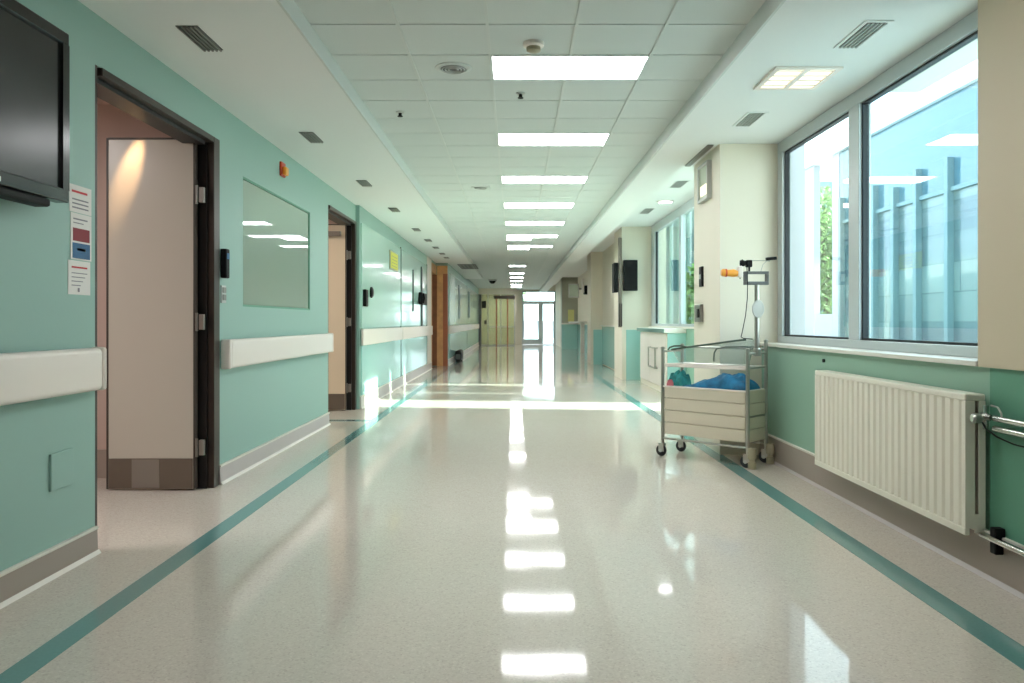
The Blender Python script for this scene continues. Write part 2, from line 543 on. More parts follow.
r1, lf1, xt1, yl1, lt1 = door(1, XL, 3.675, 5.16, 2.33, .555, 'leaf', yleaf=5.02, leaf_top=2.29)
bm = BM(); box(bm, xt1 - .40, xt1 - .22, yl1 - .006, yl1 - .0035, .02, .205)
struct('centre_plate', bm, 'kick', lf1)
r2, lf2, xt2, yl2, lt2 = door(2, XL, 8.28, 9.69, 2.365, .75, 'leaf_b', yleaf=9.54, leaf_top=2.30)
bm = BM(); box(bm, xt2 - .42, xt2 - .30, yl2 - .006, yl2, 1.02, 1.30, .002)
struct('door_notice', bm, 'gdif', lf2)
bm = BM(); box(bm, xt2 - .35, xt2 - .05, yl2 - .06, yl2, 2.16, 2.22, .005)
struct('door_closer', bm, 'kick', lf2)

# door 3: oak framed doorway
r3 = sroot('door_3', (XLC, 18.6, 0))
bm = BM()
box(bm, XLC - .2, XLC + .02, 18.1, 18.16, 0, 2.36)
box(bm, XLC - .2, XLC + .02, 18.16, 19.2, 2.28, 2.50)
box(bm, -1.917, -1.77, 19.17, 19.25, 0, 2.50, .004); box(bm, -1.77, XLD, 19.19, 19.25, 0, 2.5)
struct('door_frame', bm, 'wood', r3)
bm = BM(); box(bm, XLC - .2, XLC - .15, 18.16, 19.17, 0.01, 2.28); box(bm, XLC - .2, -1.918, 19.17, 19.22, 0.01, 2.28)
struct('door_leaf', bm, 'wood_d', r3)
bm = BM(); box(bm, -1.768, XLD + .01, 19.165, 19.189, 0, 2.3)
struct('side_strip', bm, 'wood_r', r3)

# door 4: glazed partition at the end
r4 = sroot('door_4', (-.8, 36.0, 0))
bm = BM()
for x in (-.82, -.30):
    box(bm, x - .025, x + .025, 35.97, 36.05, 0, 2.35)
struct('door_post', bm, 'wood_r', r4)
bm = BM()
for x in (-1.22, -.62, 0.02): box(bm, x - .02, x + .02, 35.98, 36.04, 0, 2.39)
box(bm, -1.62, 0.02, 35.98, 36.04, .0, .05); box(bm, -1.22, 0.02, 35.98, 36.04, .85, .89)
struct('partition_frame', bm, 'lgrey', r4)
bm = BM(); box(bm, -.95, .05, 35.9, 36.0, 2.18, 2.32)
struct('header_box', bm, 'frame', r4)
bm = BM(); box(bm, -1.62, 0.04, 36.0, 36.012, .05, 2.39)
struct('glass_pane', bm, 'olivepane', r4)
bm = BM(); box(bm, -1.66, -1.52, 35.9, 36.0, 0, 2.39)
struct('dark_jamb', bm, 'darkg', r4)

# exit doors, door 5
r5 = sroot('door_5', (1.2, 37.5, 0))
bm = BM()
x0, x1 = .39, 2.02
box(bm, x0, x0 + .05, 37.48, 37.6, 0, 2.6); box(bm, x1 - .05, x1, 37.48, 37.6, 0, 2.6)
box(bm, x0, x1, 37.48, 37.6, 2.02, 2.12); box(bm, x0, x1, 37.48, 37.6, 2.55, 2.6)
box(bm, 1.24, 1.36, 37.47, 37.6, 0, 2.06)
struct('door_frame', bm, 'alu', r5)
for (a, b, zb) in ((x0 + .05, 1.24, .26), (1.36, x1 - .05, .05)):
    bm = BM()
    box(bm, a, b, 37.5, 37.56, 0.01, zb); box(bm, a, b, 37.5, 37.56, 1.97, 2.02)
    box(bm, a, a + .05, 37.5, 37.56, zb, 1.97); box(bm, b - .05, b, 37.5, 37.56, zb, 1.97)
    lf = struct('door_leaf', bm, 'alu', r5)
    bm = BM(); box(bm, a + .05, b - .05, 37.52, 37.53, zb, 1.97)
    struct('glass_pane', bm, 'pane', lf)
    bm = BM(); tube(bm, [(b - .1, 37.45, .9), (b - .1, 37.45, 1.3)], .012, 8)
    struct('pull_handle', bm, 'steel', lf)
bm = BM(); box(bm, x0 + .05, x1 - .05, 37.52, 37.53, 2.12, 2.55)
struct('transom_pane', bm, 'pane', r5)

# ------------------------------------------------------------------ window in the left wall
w = sroot('window_3', (XL, 6.6, 1.2))
bm = BM()
for a in ((5.68, 5.695, 1.215, 2.175), (7.535, 7.55, 1.215, 2.175), (5.695, 7.535, 1.215, 1.23), (5.695, 7.535, 2.16, 2.175)):
    box(bm, XL - .12, XL - .004, *a)
struct('window_frame', bm, 'teal_dark', w)
bm = BM(); box(bm, XL - .018, XL - .012, 5.695, 7.535, 1.23, 2.16)
struct('window_pane', bm, 'viewpane', w)
bm = BM()
for k in range(30):
    z = 1.245 + k * .031
    prism(bm, [(XL - .10, z), (XL - .072, z + .022), (XL - .070, z + .022), (XL - .098, z)], 'Y', 5.70, 7.53)
box(bm, XL - .129, XL - .115, 5.69, 7.54, 1.22, 2.17)
struct('window_blind', bm, 'blind', w)

# ------------------------------------------------------------------ glass wall panels
def gwall(label, x, y0, y1):
    t = thing('glass_wall_panel', label, 'wall panel', (x, (y0 + y1) / 2, .16))
    bm = BM(); box(bm, x + .0005, x + .014, y0 + .01, y1 - .03, 1.02, 2.36, .002); obj('upper_pane', bm, 'glasswall', t)
    bm = BM(); box(bm, x + .0005, x + .014, y0 + .01, y1 - .03, .166, .8, .002); obj('lower_pane', bm, 'glasslow', t)
    bm = BM(); box(bm, x + .0005, x + .018, y1 - .03, y1 + .01, .166, 2.38); obj('edge_strip', bm, 'seam', t)
    return t
gwall('mint glass wall panel with the yellow sign, just past the beige door', XLC, 9.78, 13.2)
gwall('mint glass wall panel between the yellow sign panel and the oak doorway', XLC, 13.25, 17.15)
gwall('mint glass wall panel directly after the oak doorway', XLD, 19.65, 27.0)
gwall('farthest mint glass wall panel, ending at the glazed partition', XLD, 27.05, 35.8)
# dark vertical door-like strips on the glass wall
def vstrip(label, x, y0, y1, z0, z1):
    bm = BM(); box(bm, x + .0145, x + .03, y0, y1, z0, z1, .002)
    return tag(obj('vertical_pull_bar', bm, 'seam'), label, 'bar')
vstrip('thin dark green bar on the glass before the black wall box', XLC, 14.7, 14.78, 1.3, 2.1)
vstrip('dark green vertical strip behind the black wall box by the oak doorway', XLC, 16.0, 16.25, 1.02, 2.25)
vstrip('dark vertical strip on the glass panel right after the oak doorway', XLD, 22.9, 23.3, 1.2, 2.2)
vstrip('dark vertical strip on the farthest glass panel', XLD, 27.6, 28.6, 1.25, 2.2)

# ------------------------------------------------------------------ handrails
def handrail(label, x, y0, y1, z0=.78, z1=.98, p=.07):
    t = thing('wall_handrail', label, 'handrail', (x, (y0 + y1) / 2, z0), group='ivory wall handrails')
    bm = BM(); box(bm, x + .012, x + p, y0 + .03, y1 - .03, z0, z1, .025, 4); obj('bumper_board', bm, 'rail', t, smooth=True)
    for ya, yb in ((y0, y0 + .032), (y1 - .032, y1)):
        bm = BM(); box(bm, x + .001, x + p + .002, ya, yb, z0 - .002, z1 + .002, .014, 4); obj('end_cap', bm, 'rail', t, smooth=True)
    return t
handrail('ivory handrail nearest the viewer, below the black television', XL, YB + .3, 3.655)
handrail('ivory handrail below the window in the mint wall', XL, 5.24, 8.24)
def flatrail(label, x, y0, y1):
    bm = BM(); box(bm, x + .015, x + .045, y0, y1, .80, 1.01, .008, 3)
    return tag(obj('wall_handrail', bm, 'rail', smooth=True), label, 'handrail', 'ivory wall handrails')
flatrail('flat ivory rail across the glass panel with the yellow sign', XLC, 9.75, 13.17)
flatrail('flat ivory rail just before the oak doorway', XLC, 13.25, 18.05)
flatrail('flat ivory rail just after the oak doorway', XLD, 19.3, 26.96)
flatrail('farthest flat ivory rail, ending at the glazed partition', XLD, 27.05, 35.85)

# ------------------------------------------------------------------ wall fittings, left
# television
t = thing('television', 'black flat television mounted high on the mint wall', 'television', (XL, 2.6, 1.6))
bm = BM()
xf_, y0, y1, z0, z1 = XL + .13, 1.95, 3.24, 1.60, 2.31
box(bm, xf_ - .06, xf_, y0, y1, z0, z0 + .055, .006); box(bm, xf_ - .06, xf_, y0, y1, z1 - .055, z1, .006)
box(bm, xf_ - .06, xf_, y0, y0 + .05, z0 + .05, z1 - .05); box(bm, xf_ - .06, xf_, y1 - .045, y1, z0 + .05, z1 - .05)
box(bm, xf_ - .08, xf_ - .05, y0 + .02, y1 - .02, z0 + .02, z1 - .02)
obj('bezel', bm, 'tv', t)
bm = BM(); box(bm, xf_ - .05, xf_ - .012, y0 + .045, y1 - .04, z0 + .05, z1 - .05); obj('screen', bm, 'screen', t)
bm = BM(); box(bm, XL + .001, xf_ - .08, 2.3, 2.9, 1.75, 2.15, .004); obj('wall_bracket', bm, 'blackp', t)
bm = BM(); box(bm, xf_ - .075, xf_ - .005, 2.2, 3.12, z0 - .035, z0 - .001, .01); obj('speaker_bar', bm, 'blackp', t)
bm = BM(); box(bm, xf_ - .004, xf_ + .004, 2.62, 2.80, z0 + .012, z0 + .03); obj('badge', bm, 'steel', t)

def paper(name, label, y0, y1, z0, z1, items):
    t = thing(name, label, 'notice', (XL, (y0 + y1) / 2, z0), group='notices beside the first door')
    bm = BM(); box(bm, XL + .0005, XL + .0025, y0, y1, z0, z1); obj('sheet', bm, 'paper', t)
    for k, (nm, m, a, b, c, d) in enumerate(items):
        bm = BM(); box(bm, XL + .0026, XL + .0034, y0 + a * (y1 - y0), y0 + b * (y1 - y0), z0 + c * (z1 - z0), z0 + d * (z1 - z0)); obj(nm, bm, m, t)
def lines(a, b, z, n, dz, m='ink'):
    return [('text_line', m, a, b - .1 * (i % 2), z - i * dz - .008, z - i * dz) for i in range(n)]
paper('paper_notice', 'white paper notice with a red heading, topmost of the three by the first door', 3.46, 3.64, 1.60, 1.725,
      [('red_heading', 'red', .1, .8, .72, .80)] + [('text_line', 'ink', .12, .85, z, z + .05) for z in (.45, .3, .15)])
paper('paper_notice', 'framed white notice with a dark red box above a blue box', 3.47, 3.64, 1.385, 1.597,
      [('red_box', 'dred', .1, .9, .40, .68), ('blue_box', 'blue', .08, .92, .03, .36), ('text_line', 'ink', .12, .8, .86, .89), ('text_line', 'ink', .12, .6, .78, .8),
       ('white_mark', 'paper', .3, .7, .2, .25)])
paper('paper_notice', 'white paper notice with small print, lowest of the three by the first door', 3.45, 3.63, 1.225, 1.38,
      [('red_heading', 'red', .15, .85, .78, .83)] + [('text_line', 'ink', .15, .85 - .1 * i, .62 - .12 * i, .645 - .12 * i) for i in range(4)] + [('small_symbol', 'ink', .42, .5, .08, .2)])

bm = BM(); box(bm, XL + .0005, XL + .012, 3.31, 3.475, .37, .53, .003)
tag(obj('access_plate', bm, 'teal'), 'square mint cover plate on the wall below the nearest handrail', 'plate')
bm = BM(); box(bm, XL + .001, XL + .045, 5.235, 5.30, 1.40, 1.60, .008)
t = tag(obj('intercom', bm, 'blackp'), 'black wall intercom beside the first door frame', 'intercom')
bm = BM(); box(bm, XL + .0455, XL + .047, 5.245, 5.29, 1.53, 1.57); obj('display', bm, 'blue', t)
t = thing('light_switch', 'grey double light switch below the black intercom', 'switch', (XL, 5.27, 1.24))
bm = BM(); box(bm, XL + .001, XL + .012, 5.24, 5.32, 1.23, 1.35, .003); obj('plate', bm, 'lgrey', t)
for z in (1.25, 1.30):
    bm = BM(); box(bm, XL + .0125, XL + .018, 5.25, 5.31, z, z + .038, .002); obj('rocker', bm, 'kick', t)
t = thing('call_light', 'orange red call light above the window in the mint wall', 'call light', (XL, 6.62, 2.35))
bm = BM(); box(bm, XL + .001, XL + .02, 6.56, 6.68, 2.35, 2.47, .004); obj('base_plate', bm, 'orange', t)
bm = BM(); box(bm, XL + .0205, XL + .055, 6.58, 6.66, 2.36, 2.43, .01); obj('lens', bm, 'amber', t)
# reader + knob past door 2
bm = BM(); box(bm, XLC + .015, XLC + .06, 9.86, 10.0, 1.30, 1.52, .01)
t = tag(obj('card_reader', bm, 'blackp'), 'black card reader right beside the beige door', 'card reader')
bm = BM(); lathe(bm, (XLC + .015, 10.4, 1.50), [(.075, 0), (.075, .02), (.05, .035)], 'X', 24)
tag(obj('push_button', bm, 'blackp', smooth=True), 'round black wall button to the right of the black card reader', 'button')
t = thing('yellow_sign', 'yellow framed sign on the mint glass wall', 'sign', (XLC, 12.3, 1.93))
bm = BM(); box(bm, XLC + .015, XLC + .03, 11.95, 12.75, 1.93, 2.22, .003); obj('frame', bm, 'olive', t)
bm = BM(); box(bm, XLC + .0305, XLC + .034, 12.0, 12.7, 1.95, 2.20); obj('face', bm, 'yellow', t)
for i in range(4):
    bm = BM(); box(bm, XLC + .0345, XLC + .036, 12.1, 12.6, 1.985 + i * .05, 1.992 + i * .05); obj('text_line', bm, 'ink', t)
t = thing('wall_telephone', 'black boxy wall telephone on the glass before the oak doorway', 'telephone', (XLC, 15.9, 1.45))
bm = BM(); box(bm, XLC + .031, XLC + .10, 15.5, 16.4, 1.46, 1.70, .01); obj('body', bm, 'blackp', t)
bm = BM(); tube(bm, [(XLC + .11, 15.6, 1.48), (XLC + .13, 15.6, 1.58), (XLC + .11, 15.6, 1.68)], .02, 10); obj('handset', bm, 'blackp', t)
t = thing('floor_blower', 'small black rounded box on the floor after the oak doorway', 'blower', (XLD + .12, 21.4, 0))
bm = BM(); box(bm, XLD + .05, XLD + .22, 21.0, 22.0, .02, .32, .07, 4); obj('body', bm, 'blackp', t, smooth=True)
bm = BM(); box(bm, XLD + .07, XLD + .20, 20.98, 21.0, .08, .22, .02); obj('grille', bm, 'darkg', t)
for y in (21.15, 21.85):
    bm = BM(); box(bm, XLD + .07, XLD + .2, y - .05, y + .05, 0, .03); obj('foot', bm, 'rubber', t)
bm = BM(); box(bm, -1.5, -1.3, 35.84, 35.9, 1.75, 2.08, .01)
tag(obj('wall_display', bm, 'blackp'), 'small black display at the far dark jamb', 'display')
bm = BM(); box(bm, -1.38, -1.28, 35.9, 35.97, 1.0, 1.18, .01)
tag(obj('door_lock_box', bm, 'blackp'), 'small black lock box on the far glazed partition', 'lock')

# ------------------------------------------------------------------ ceiling fittings
ORD = ['nearest', 'second nearest', 'third nearest', 'fourth nearest', 'fifth nearest', 'sixth nearest', 'seventh nearest', 'eighth nearest', 'ninth nearest', 'tenth nearest']
def panel_light(label, n, c0=2, c1=4, m='light', inset=.012):
    x0, x1 = COLX[c0] + inset, COLX[c1] - inset
    y0, y1 = row(n) + .02, row(n + 1) - .02
    t = thing('ceiling_light', label, 'ceiling light', ((x0 + x1) / 2, (y0 + y1) / 2, ZG), group='recessed ceiling light panels')
    bm = BM()
    box(bm, x0 - .01, x1 + .01, y0 - .018, y0, ZG - .004, ZG + .012); box(bm, x0 - .01, x1 + .01, y1, y1 + .018, ZG - .004, ZG + .012)
    box(bm, x0 - .01, x0, y0, y1, ZG - .004, ZG + .012); box(bm, x1, x1 + .01, y0, y1, ZG - .004, ZG + .012)
    obj('light_frame', bm, 'bar', t)
    bm = BM(); box(bm, x0, x1, y0, y1, ZG + .002, ZG + .011); obj('diffuser', bm, m, t)
    return t
for i, n in enumerate(LIGHT_ROWS):
    panel_light('wide lit ceiling panel, %s of the wide ones in the tiled ceiling' % ORD[i], n)
for n in NEAR_ROWS:
    panel_light('wide lit ceiling panel in the tiled ceiling behind the viewer', n)
for i, n in enumerate(sorted(half)):
    panel_light('short lit ceiling panel one tile wide, %s of the short ones down the corridor' % ORD[i], n, 2, 3, 'light_far')

def slot_vent(label, x0, x1, y0, y1, z, group, framed):
    t = thing('ceiling_vent', label, 'vent', ((x0 + x1) / 2, (y0 + y1) / 2, z), group=group)
    bm = BM(); box(bm, x0, x1, y0, y1, z - .004, z - .0005); obj('backing', bm, 'darkg', t)
    bm = BM()
    k = 5
    for i in range(k):
        xx = x0 + (i + .5) * (x1 - x0) / k
        box(bm, xx - .004, xx + .004, y0, y1, z - .012, z - .004)
    obj('louvre', bm, 'kick' if not framed else 'lgrey', t)
    if framed:
        bm = BM(); e = .018
        box(bm, x0 - e, x1 + e, y0 - e, y0, z - .006, z - .0005); box(bm, x0 - e, x1 + e, y1, y1 + e, z - .006, z - .0005)
        box(bm, x0 - e, x0, y0, y1, z - .006, z - .0005); box(bm, x1, x1 + e, y0, y1, z - .006, z - .0005)
        obj('vent_frame', bm, 'white', t)
    return t
YV = [4.0, 6.14, 8.17, 10.1, 12.28, 13.9, 15.25, 16.6, 17.65]
for i, y in enumerate(YV):
    xx = (-1.63, -1.615, -1.59, -1.57, -1.558, -1.55, -1.55, -1.55, -1.55)[i]
    slot_vent('dark slotted vent in the left ceiling strip, %s of its row' % ORD[i], xx - .055, xx + .055, y - .17, y + .17, ZS, 'slotted vents in the left ceiling strip', False)
slot_vent('wide brown grey vent at the far end of the left ceiling strip', -1.45, -.98, 19.6, 21.4, ZS, None, False)
slot_vent('framed slotted vent above the big window, nearest the viewer', 1.735, 1.84, 3.78, 4.12, ZS, 'framed vents above the window', True)
slot_vent('framed slotted vent near the first cream column', 1.66, 1.77, 5.42, 5.77, ZS, 'framed vents above the window', True)
slot_vent('long dark slot along the top of the first cream column', 1.61, 1.66, 6.40, 7.25, ZS, None, False)
slot_vent('slotted vent in the raised ceiling of the second bay, nearest one', 2.10, 2.25, 9.9, 10.4, 2.92, 'vents of the second bay', True)
slot_vent('slotted vent in the raised ceiling of the second bay, farther one', 2.1, 2.25, 12.3, 12.9, 2.92, 'vents of the second bay', True)

t = thing('square_downlight', 'square recessed double lamp above the big window', 'ceiling light', (1.7, 4.65, ZS))
bm = BM(); x0, x1, y0, y1 = 1.51, 1.90, 4.44, 4.86
for a in ((x0, x1, y0, y0 + .03), (x0, x1, y1 - .03, y1), (x0, x0 + .03, y0 + .03, y1 - .03), (x1 - .03, x1, y0 + .03, y1 - .03), (1.69, 1.72, y0 + .03, y1 - .03)):
    box(bm, *a, ZS - .012, ZS - .0005)
obj('lamp_frame', bm, 'rail', t)
for a, b in ((x0 + .03, 1.69), (1.72, x1 - .03)):
    bm = BM(); box(bm, a, b, y0 + .03, y1 - .03, ZS - .005, ZS - .001); c = obj('lamp_cell', bm, 'softlamp', t)
    for k in range(4):
        bm = BM(); box(bm, a + .004, b - .004, y0 + .06 + k * .09, y0 + .066 + k * .09, ZS - .010, ZS - .0051)
        obj('blade', bm, 'bar', c)
def round_light(label, x, y, z):
    t = thing('round_downlight', label, 'ceiling light', (x, y, z), group='round downlights in the second bay')
    bm = BM(); lathe(bm, (x, y, z), [(.13, -.001), (.13, -.012), (.1, -.016)], 'Z', 24); obj('ring', bm, 'rail', t, smooth=True)
    bm = BM(); lathe(bm, (x, y, z), [(.095, -.0165), (.095, -.02)], 'Z', 24); obj('lamp', bm, 'light', t)
round_light('round lit downlight in the second bay, the nearer one', 2.28, 9.2, 2.92)
round_light('round lit downlight in the second bay, the farther one', 2.28, 11.6, 2.92)

def round_diffuser(label, x, y):
    t = thing('round_air_diffuser', label, 'air diffuser', (x, y, ZG), group='round air diffusers')
    bm = BM(); lathe(bm, (x, y, ZG), [(.115, .004), (.11, -.006), (.085, -.010), (.082, -.004)], 'Z', 36); obj('rim', bm, 'bar', t, smooth=True)
    for r in (.07, .05, .03):
        bm = BM(); tube(bm, [(x + r * math.cos(a * PI / 12), y + r * math.sin(a * PI / 12), ZG - .013) for a in range(24)], .005, 6, closed=True); obj('ring', bm, 'lgrey', t)
    bm = BM(); lathe(bm, (x, y, ZG), [(.078, -.0102), (.078, -.0106)], 'Z', 24); obj('core', bm, 'darkg', t)
round_diffuser('round air diffuser in the ceiling tile left of the nearest light', -.375, 4.755)
round_diffuser('round air diffuser farther down the tiled ceiling', -.39, 8.97)
t = thing('smoke_detector', 'round smoke detector above the nearest light panel', 'smoke detector', (.11, 4.33, ZG))
bm = BM(); lathe(bm, (.11, 4.33, ZG), [(.058, .004), (.058, -.02), (.045, -.026)], 'Z', 28); obj('base', bm, 'rail', t, smooth=True)
bm = BM(); lathe(bm, (.11, 4.33, ZG), [(.04, -.0265), (.04, -.045), (.02, -.055)], 'Z', 20); obj('sensor', bm, 'buffer', t, smooth=True)
def sprinkler(label, x, y):
    t = thing('sprinkler_head', label, 'sprinkler', (x, y, ZG), group='ceiling sprinkler heads')
    bm = BM(); lathe(bm, (x, y, ZG), [(.035, .004), (.03, -.008), (.012, -.01)], 'Z', 20); obj('rose', bm, 'lgrey', t, smooth=True)
    bm = BM(); lathe(bm, (x, y, ZG), [(.012, -.0102), (.012, -.03), (.02, -.032), (.02, -.036)], 'Z', 16); obj('nozzle', bm, 'blackp', t, smooth=True)
sprinkler('small ceiling sprinkler between the first two light panels', .045, 5.28)
sprinkler('small ceiling sprinkler beside the left ceiling strip', -.85, 5.75)
t = thing('dome_camera', 'small dark dome camera on the ceiling before the glazed partition', 'camera', (-.8, 28.5, ZG))
bm = BM(); lathe(bm, (-.8, 28.5, ZG), [(.16, .004), (.16, -.05)], 'Z', 24); obj('base', bm, 'lgrey', t)
bm = BM(); lathe(bm, (-.8, 28.5, ZG), [(.13, -.051), (.11, -.1), (.06, -.15)], 'Z', 24); obj('dome', bm, 'blackp', t, smooth=True)

# ------------------------------------------------------------------ windows right
XW = 2.18
w = sroot('window_1', (XW, 4.9, .93))
bm = BM()
box(bm, XW, XW + .08, 3.37, 6.373, ZS - .09, ZS - .0005, .004)     # head
box(bm, XW, XW + .08, 3.37, 6.373, .93, .985, .004)        # bottom rail
box(bm, XW, XW + .08, 6.26, 6.372, .985, ZS - .09, .004)    # far jamb
box(bm, XW, XW + .08, 4.87, 5.02, .985, ZS - .09, .004)     # mullion
box(bm, XW, XW + .08, 3.371, 3.42, .985, ZS - .09)
struct('window_frame', bm, 'alu', w)
bm = BM()
for (a, b) in ((3.42, 4.87), (5.02, 6.26)):
    e = .014
    box(bm, XW + .02, XW + .06, a, a + e, .985, ZS - .09); box(bm, XW + .02, XW + .06, b - e, b, .985, ZS - .09)
    box(bm, XW + .02, XW + .06, a, b, .985, .985 + e); box(bm, XW + .02, XW + .06, a, b, ZS - .09 - e, ZS - .09)
struct('window_gasket', bm, 'gasket', w)
bm = BM(); box(bm, XW + .036, XW + .044, 5.03, 6.25, .99, ZS - .095)
struct('window_pane', bm, 'pane', w)
bm = BM(); box(bm, XW + .036, XW + .044, 3.43, 4.86, .99, ZS - .095)
struct('window_pane', bm, 'bluepane', w)
bm = BM(); box(bm, 2.02, XW + .1, 3.371, 6.372, .9055, .93, .004)
struct('window_sill', bm, 'sill', w)

XV = 2.62
w = sroot('window_2', (XV, 11, 1.0))
bm = BM()
ZH = 2.92
box(bm, XV, XV + .08, 7.3, 14.69, ZH - .14, ZH - .001, .004)
box(bm, XV, XV + .08, 11.1, 14.69, 1.03, 1.07, .004); box(bm, XV, XV + .08, 7.3, 11.1, 0.0, .05, .004)  # floor-level glazing hidden behind column, added so sun reaches the floor
for a, b in ((7.3, 7.4), (9.0, 9.1), (11.0, 11.1), (12.1, 12.25), (14.35, 14.69)):
    box(bm, XV, XV + .08, a, b, .05 if b < 11.2 else 1.07, ZH - .14, .004)
struct('window_frame', bm, 'alu', w)
bm = BM()
for a in (12.25, 14.33): box(bm, XV + .02, XV + .06, a, a + .02, 1.07, ZH - .14)
struct('window_gasket', bm, 'gasket', w)
bm = BM(); box(bm, XV + .036, XV + .044, 11.1, 14.69, 1.07, ZH - .14); box(bm, XV + .036, XV + .044, 7.3, 11.1, .05, ZH - .14)
struct('window_pane', bm, 'tealpane', w)
bm = BM(); box(bm, 2.56, XV + .1, 11.1, 14.69, 1.0, 1.03, .004)
struct('window_sill', bm, 'sill', w)

# ------------------------------------------------------------------ radiator
t = thing('radiator', 'ribbed cream radiator under the big window', 'radiator', (2.0, 4.14, .177))
y0, y1, z0, z1, xa, xb = 3.31, 4.967, .182, .79, 1.94, 2.03
bm = BM()
bm2pts = []
p = .0665
n = int((y1 - y0 - .06) / p)
ys0 = y0 + .03
prof = [(xa + .0, y0)]
prof = []
yy = ys0
for i in range(n):
    prof += [(xa + .010, yy), (xa + .010, yy + p * .16), (xa + .0, yy + p * .30), (xa + .0, yy + p * .86)]
    yy += p
prof += [(xa + .010, yy)]
pts = [(xa, y0), (xa, ys0 - .002)] + prof + [(xa, yy + .002), (xa, y1), (xa + .018, y1), (xa + .018, y0)]
prism(bm, pts, 'Z', z0 + .03, z1 - .03)
obj('ribbed_front', bm, 'radiator', t)
bm = BM(); box(bm, xa - .001, xb - .002, y0, y1, z1 - .03, z1, .006); obj('top_grille', bm, 'radiator', t)
bm = BM(); box(bm, xa - .002, xa + .02, y0, y1, z0, z0 + .032, .004); obj('bottom_edge', bm, 'radiator', t)
bm = BM(); box(bm, xb - .025, xb - .003, y0 + .01, y1 - .01, z0 + .01, z1 - .031); obj('rear_panel', bm, 'radiator', t)
for ya in (y0, y1 - .006):
    bm = BM()
    box(bm, xa + .018, xa + .042, ya, ya + .006, z0 + .03, z1 - .03); box(bm, xb - .032, xb - .003, ya, ya + .006, z0 + .03, z1 - .03)
    box(bm, xa + .042, xb - .032, ya, ya + .006, z0 + .01, z0 + .09)
    obj('side_panel', bm, 'radiator', t)
bm = BM()
for i in range(20):
    a = y0 + .05 + i * .08
    box(bm, xa + .045, xb - .035, a, a + .006, z0 + .05, z1 - .04)
obj('convector_fins', bm, 'lgrey', t)
# valve
tube(bm := BM(), [(1.985, 3.33, .70), (1.985, 3.25, .70)], .013, 12); obj('inlet_stub', bm, 'chrome', t, smooth=True)
bm = BM(); lathe(bm, (1.985, 3.22, .70), [(.016, 0), (.018, .01), (.018, .04), (.012, .05)], 'Y', 16); tube(bm, [(1.985, 3.24, .65), (1.985, 3.24, .75)], .011, 12)
obj('valve', bm, 'chrome', t, smooth=True)
bm = BM(); lathe(bm, (1.925, 3.24, .695), [(.014, 0), (.021, .008), (.021, .035), (.012, .045)], 'X', 16); obj('valve_knob', bm, 'steel', t, smooth=True)
bm = BM(); tube(bm, [(2.0, 3.23, .75), (2.01, 3.2, .745), (2.0, 3.16, .725), (1.995, 3.15, .71)], .004, 8); obj('lever', bm, 'steel', t, smooth=True)

def pipe(label, z, r, y1=3.26, y0=YB + .02):
    t = thing('heating_pipe', label, 'pipe', (2.0, 2.0, z - r), group='heating pipes')
    bm = BM(); tube(bm, [(2.005, y0, z), (2.005, y1, z)], r, 14); obj('pipe_run', bm, 'chrome', t, smooth=True)
    bm = BM(); box(bm, 2.0, 2.044, 2.9, 2.925, z - r - .008, z + r + .008, .002); obj('pipe_clip', bm, 'lgrey', t)
pipe('upper of the two bright pipes beside the radiator valve', .698, .0135, 3.21)
pipe('lower of the two bright pipes beside the radiator valve', .655, .0135, 3.21)
pipe('single bright pipe near the skirting under the radiator pipes', .19, .0135, 3.30)
bm = BM(); box(bm, 2.0, 2.045, 3.20, 3.24, .13, .24, .006)
tag(obj('pipe_bracket', bm, 'blackp'), 'black bracket holding the low pipe at the radiator corner', 'bracket')
bm = BM(); tube(bm, [(1.975, 3.25, .68), (1.972, 3.22, .655), (1.975, 3.15, .63), (1.98, 3.05, .615), (1.99, 2.9, .612), (1.99, 2.6, .615), (1.99, 1.5, .62)], .0035, 8)
tag(obj('thin_cable', bm, 'blackp', smooth=True), 'thin black cable sagging below the radiator valve', 'cable')
bm = BM(); lathe(bm, (2.049, 5.08, .845), [(.012, 0), (.012, -.012)], 'X', 12)
tag(obj('wall_plug', bm, 'blackp'), 'tiny dark stud on the wall above the radiator', 'stud')

# ------------------------------------------------------------------ column fittings
t = thing('exit_sign', 'framed greenish lit sign on the side of the first cream column', 'sign', (1.70, 6.8, 2.18))
bm = BM(); e = .025
y0, y1, z0, z1 = 6.64, 6.99, 2.17, 2.50
for a in ((y0, y1, z0, z0 + e), (y0, y1, z1 - e, z1), (y0, y0 + e, z0 + e, z1 - e), (y1 - e, y1, z0 + e, z1 - e)): box(bm, 1.665, 1.704, *a)
obj('sign_frame', bm, 'lgrey', t)
bm = BM(); box(bm, 1.68, 1.704, y0 + e, y1 - e, z0 + e, z1 - e); obj('sign_face', bm, 'gdif', t)
bm = BM(); box(bm, 1.676, 1.6795, y0 + .06, y1 - .06, z0 + .05, z0 + .14); obj('lamp_glow', bm, 'softlamp', t)
bm = BM(); box(bm, 1.685, 1.706, 6.92, 7.02, 1.42, 1.60, .004)
t = tag(obj('thermostat', bm, 'blackp'), 'narrow black controller on the first cream column', 'controller')
bm = BM(); box(bm, 1.682, 1.6848, 6.95, 6.99, 1.49, 1.53); obj('display', bm, 'lgrey', t)
t = thing('socket_box', 'steel socket box below the black controller on the first column', 'socket', (1.70, 7.05, 1.12))
bm = BM(); box(bm, 1.675, 1.704, 6.93, 7.15, 1.10, 1.26, .004); obj('box_body', bm, 'kick', t)
bm = BM(); box(bm, 1.667, 1.6748, 6.96, 7.03, 1.14, 1.22); obj('socket_face', bm, 'blackp', t)

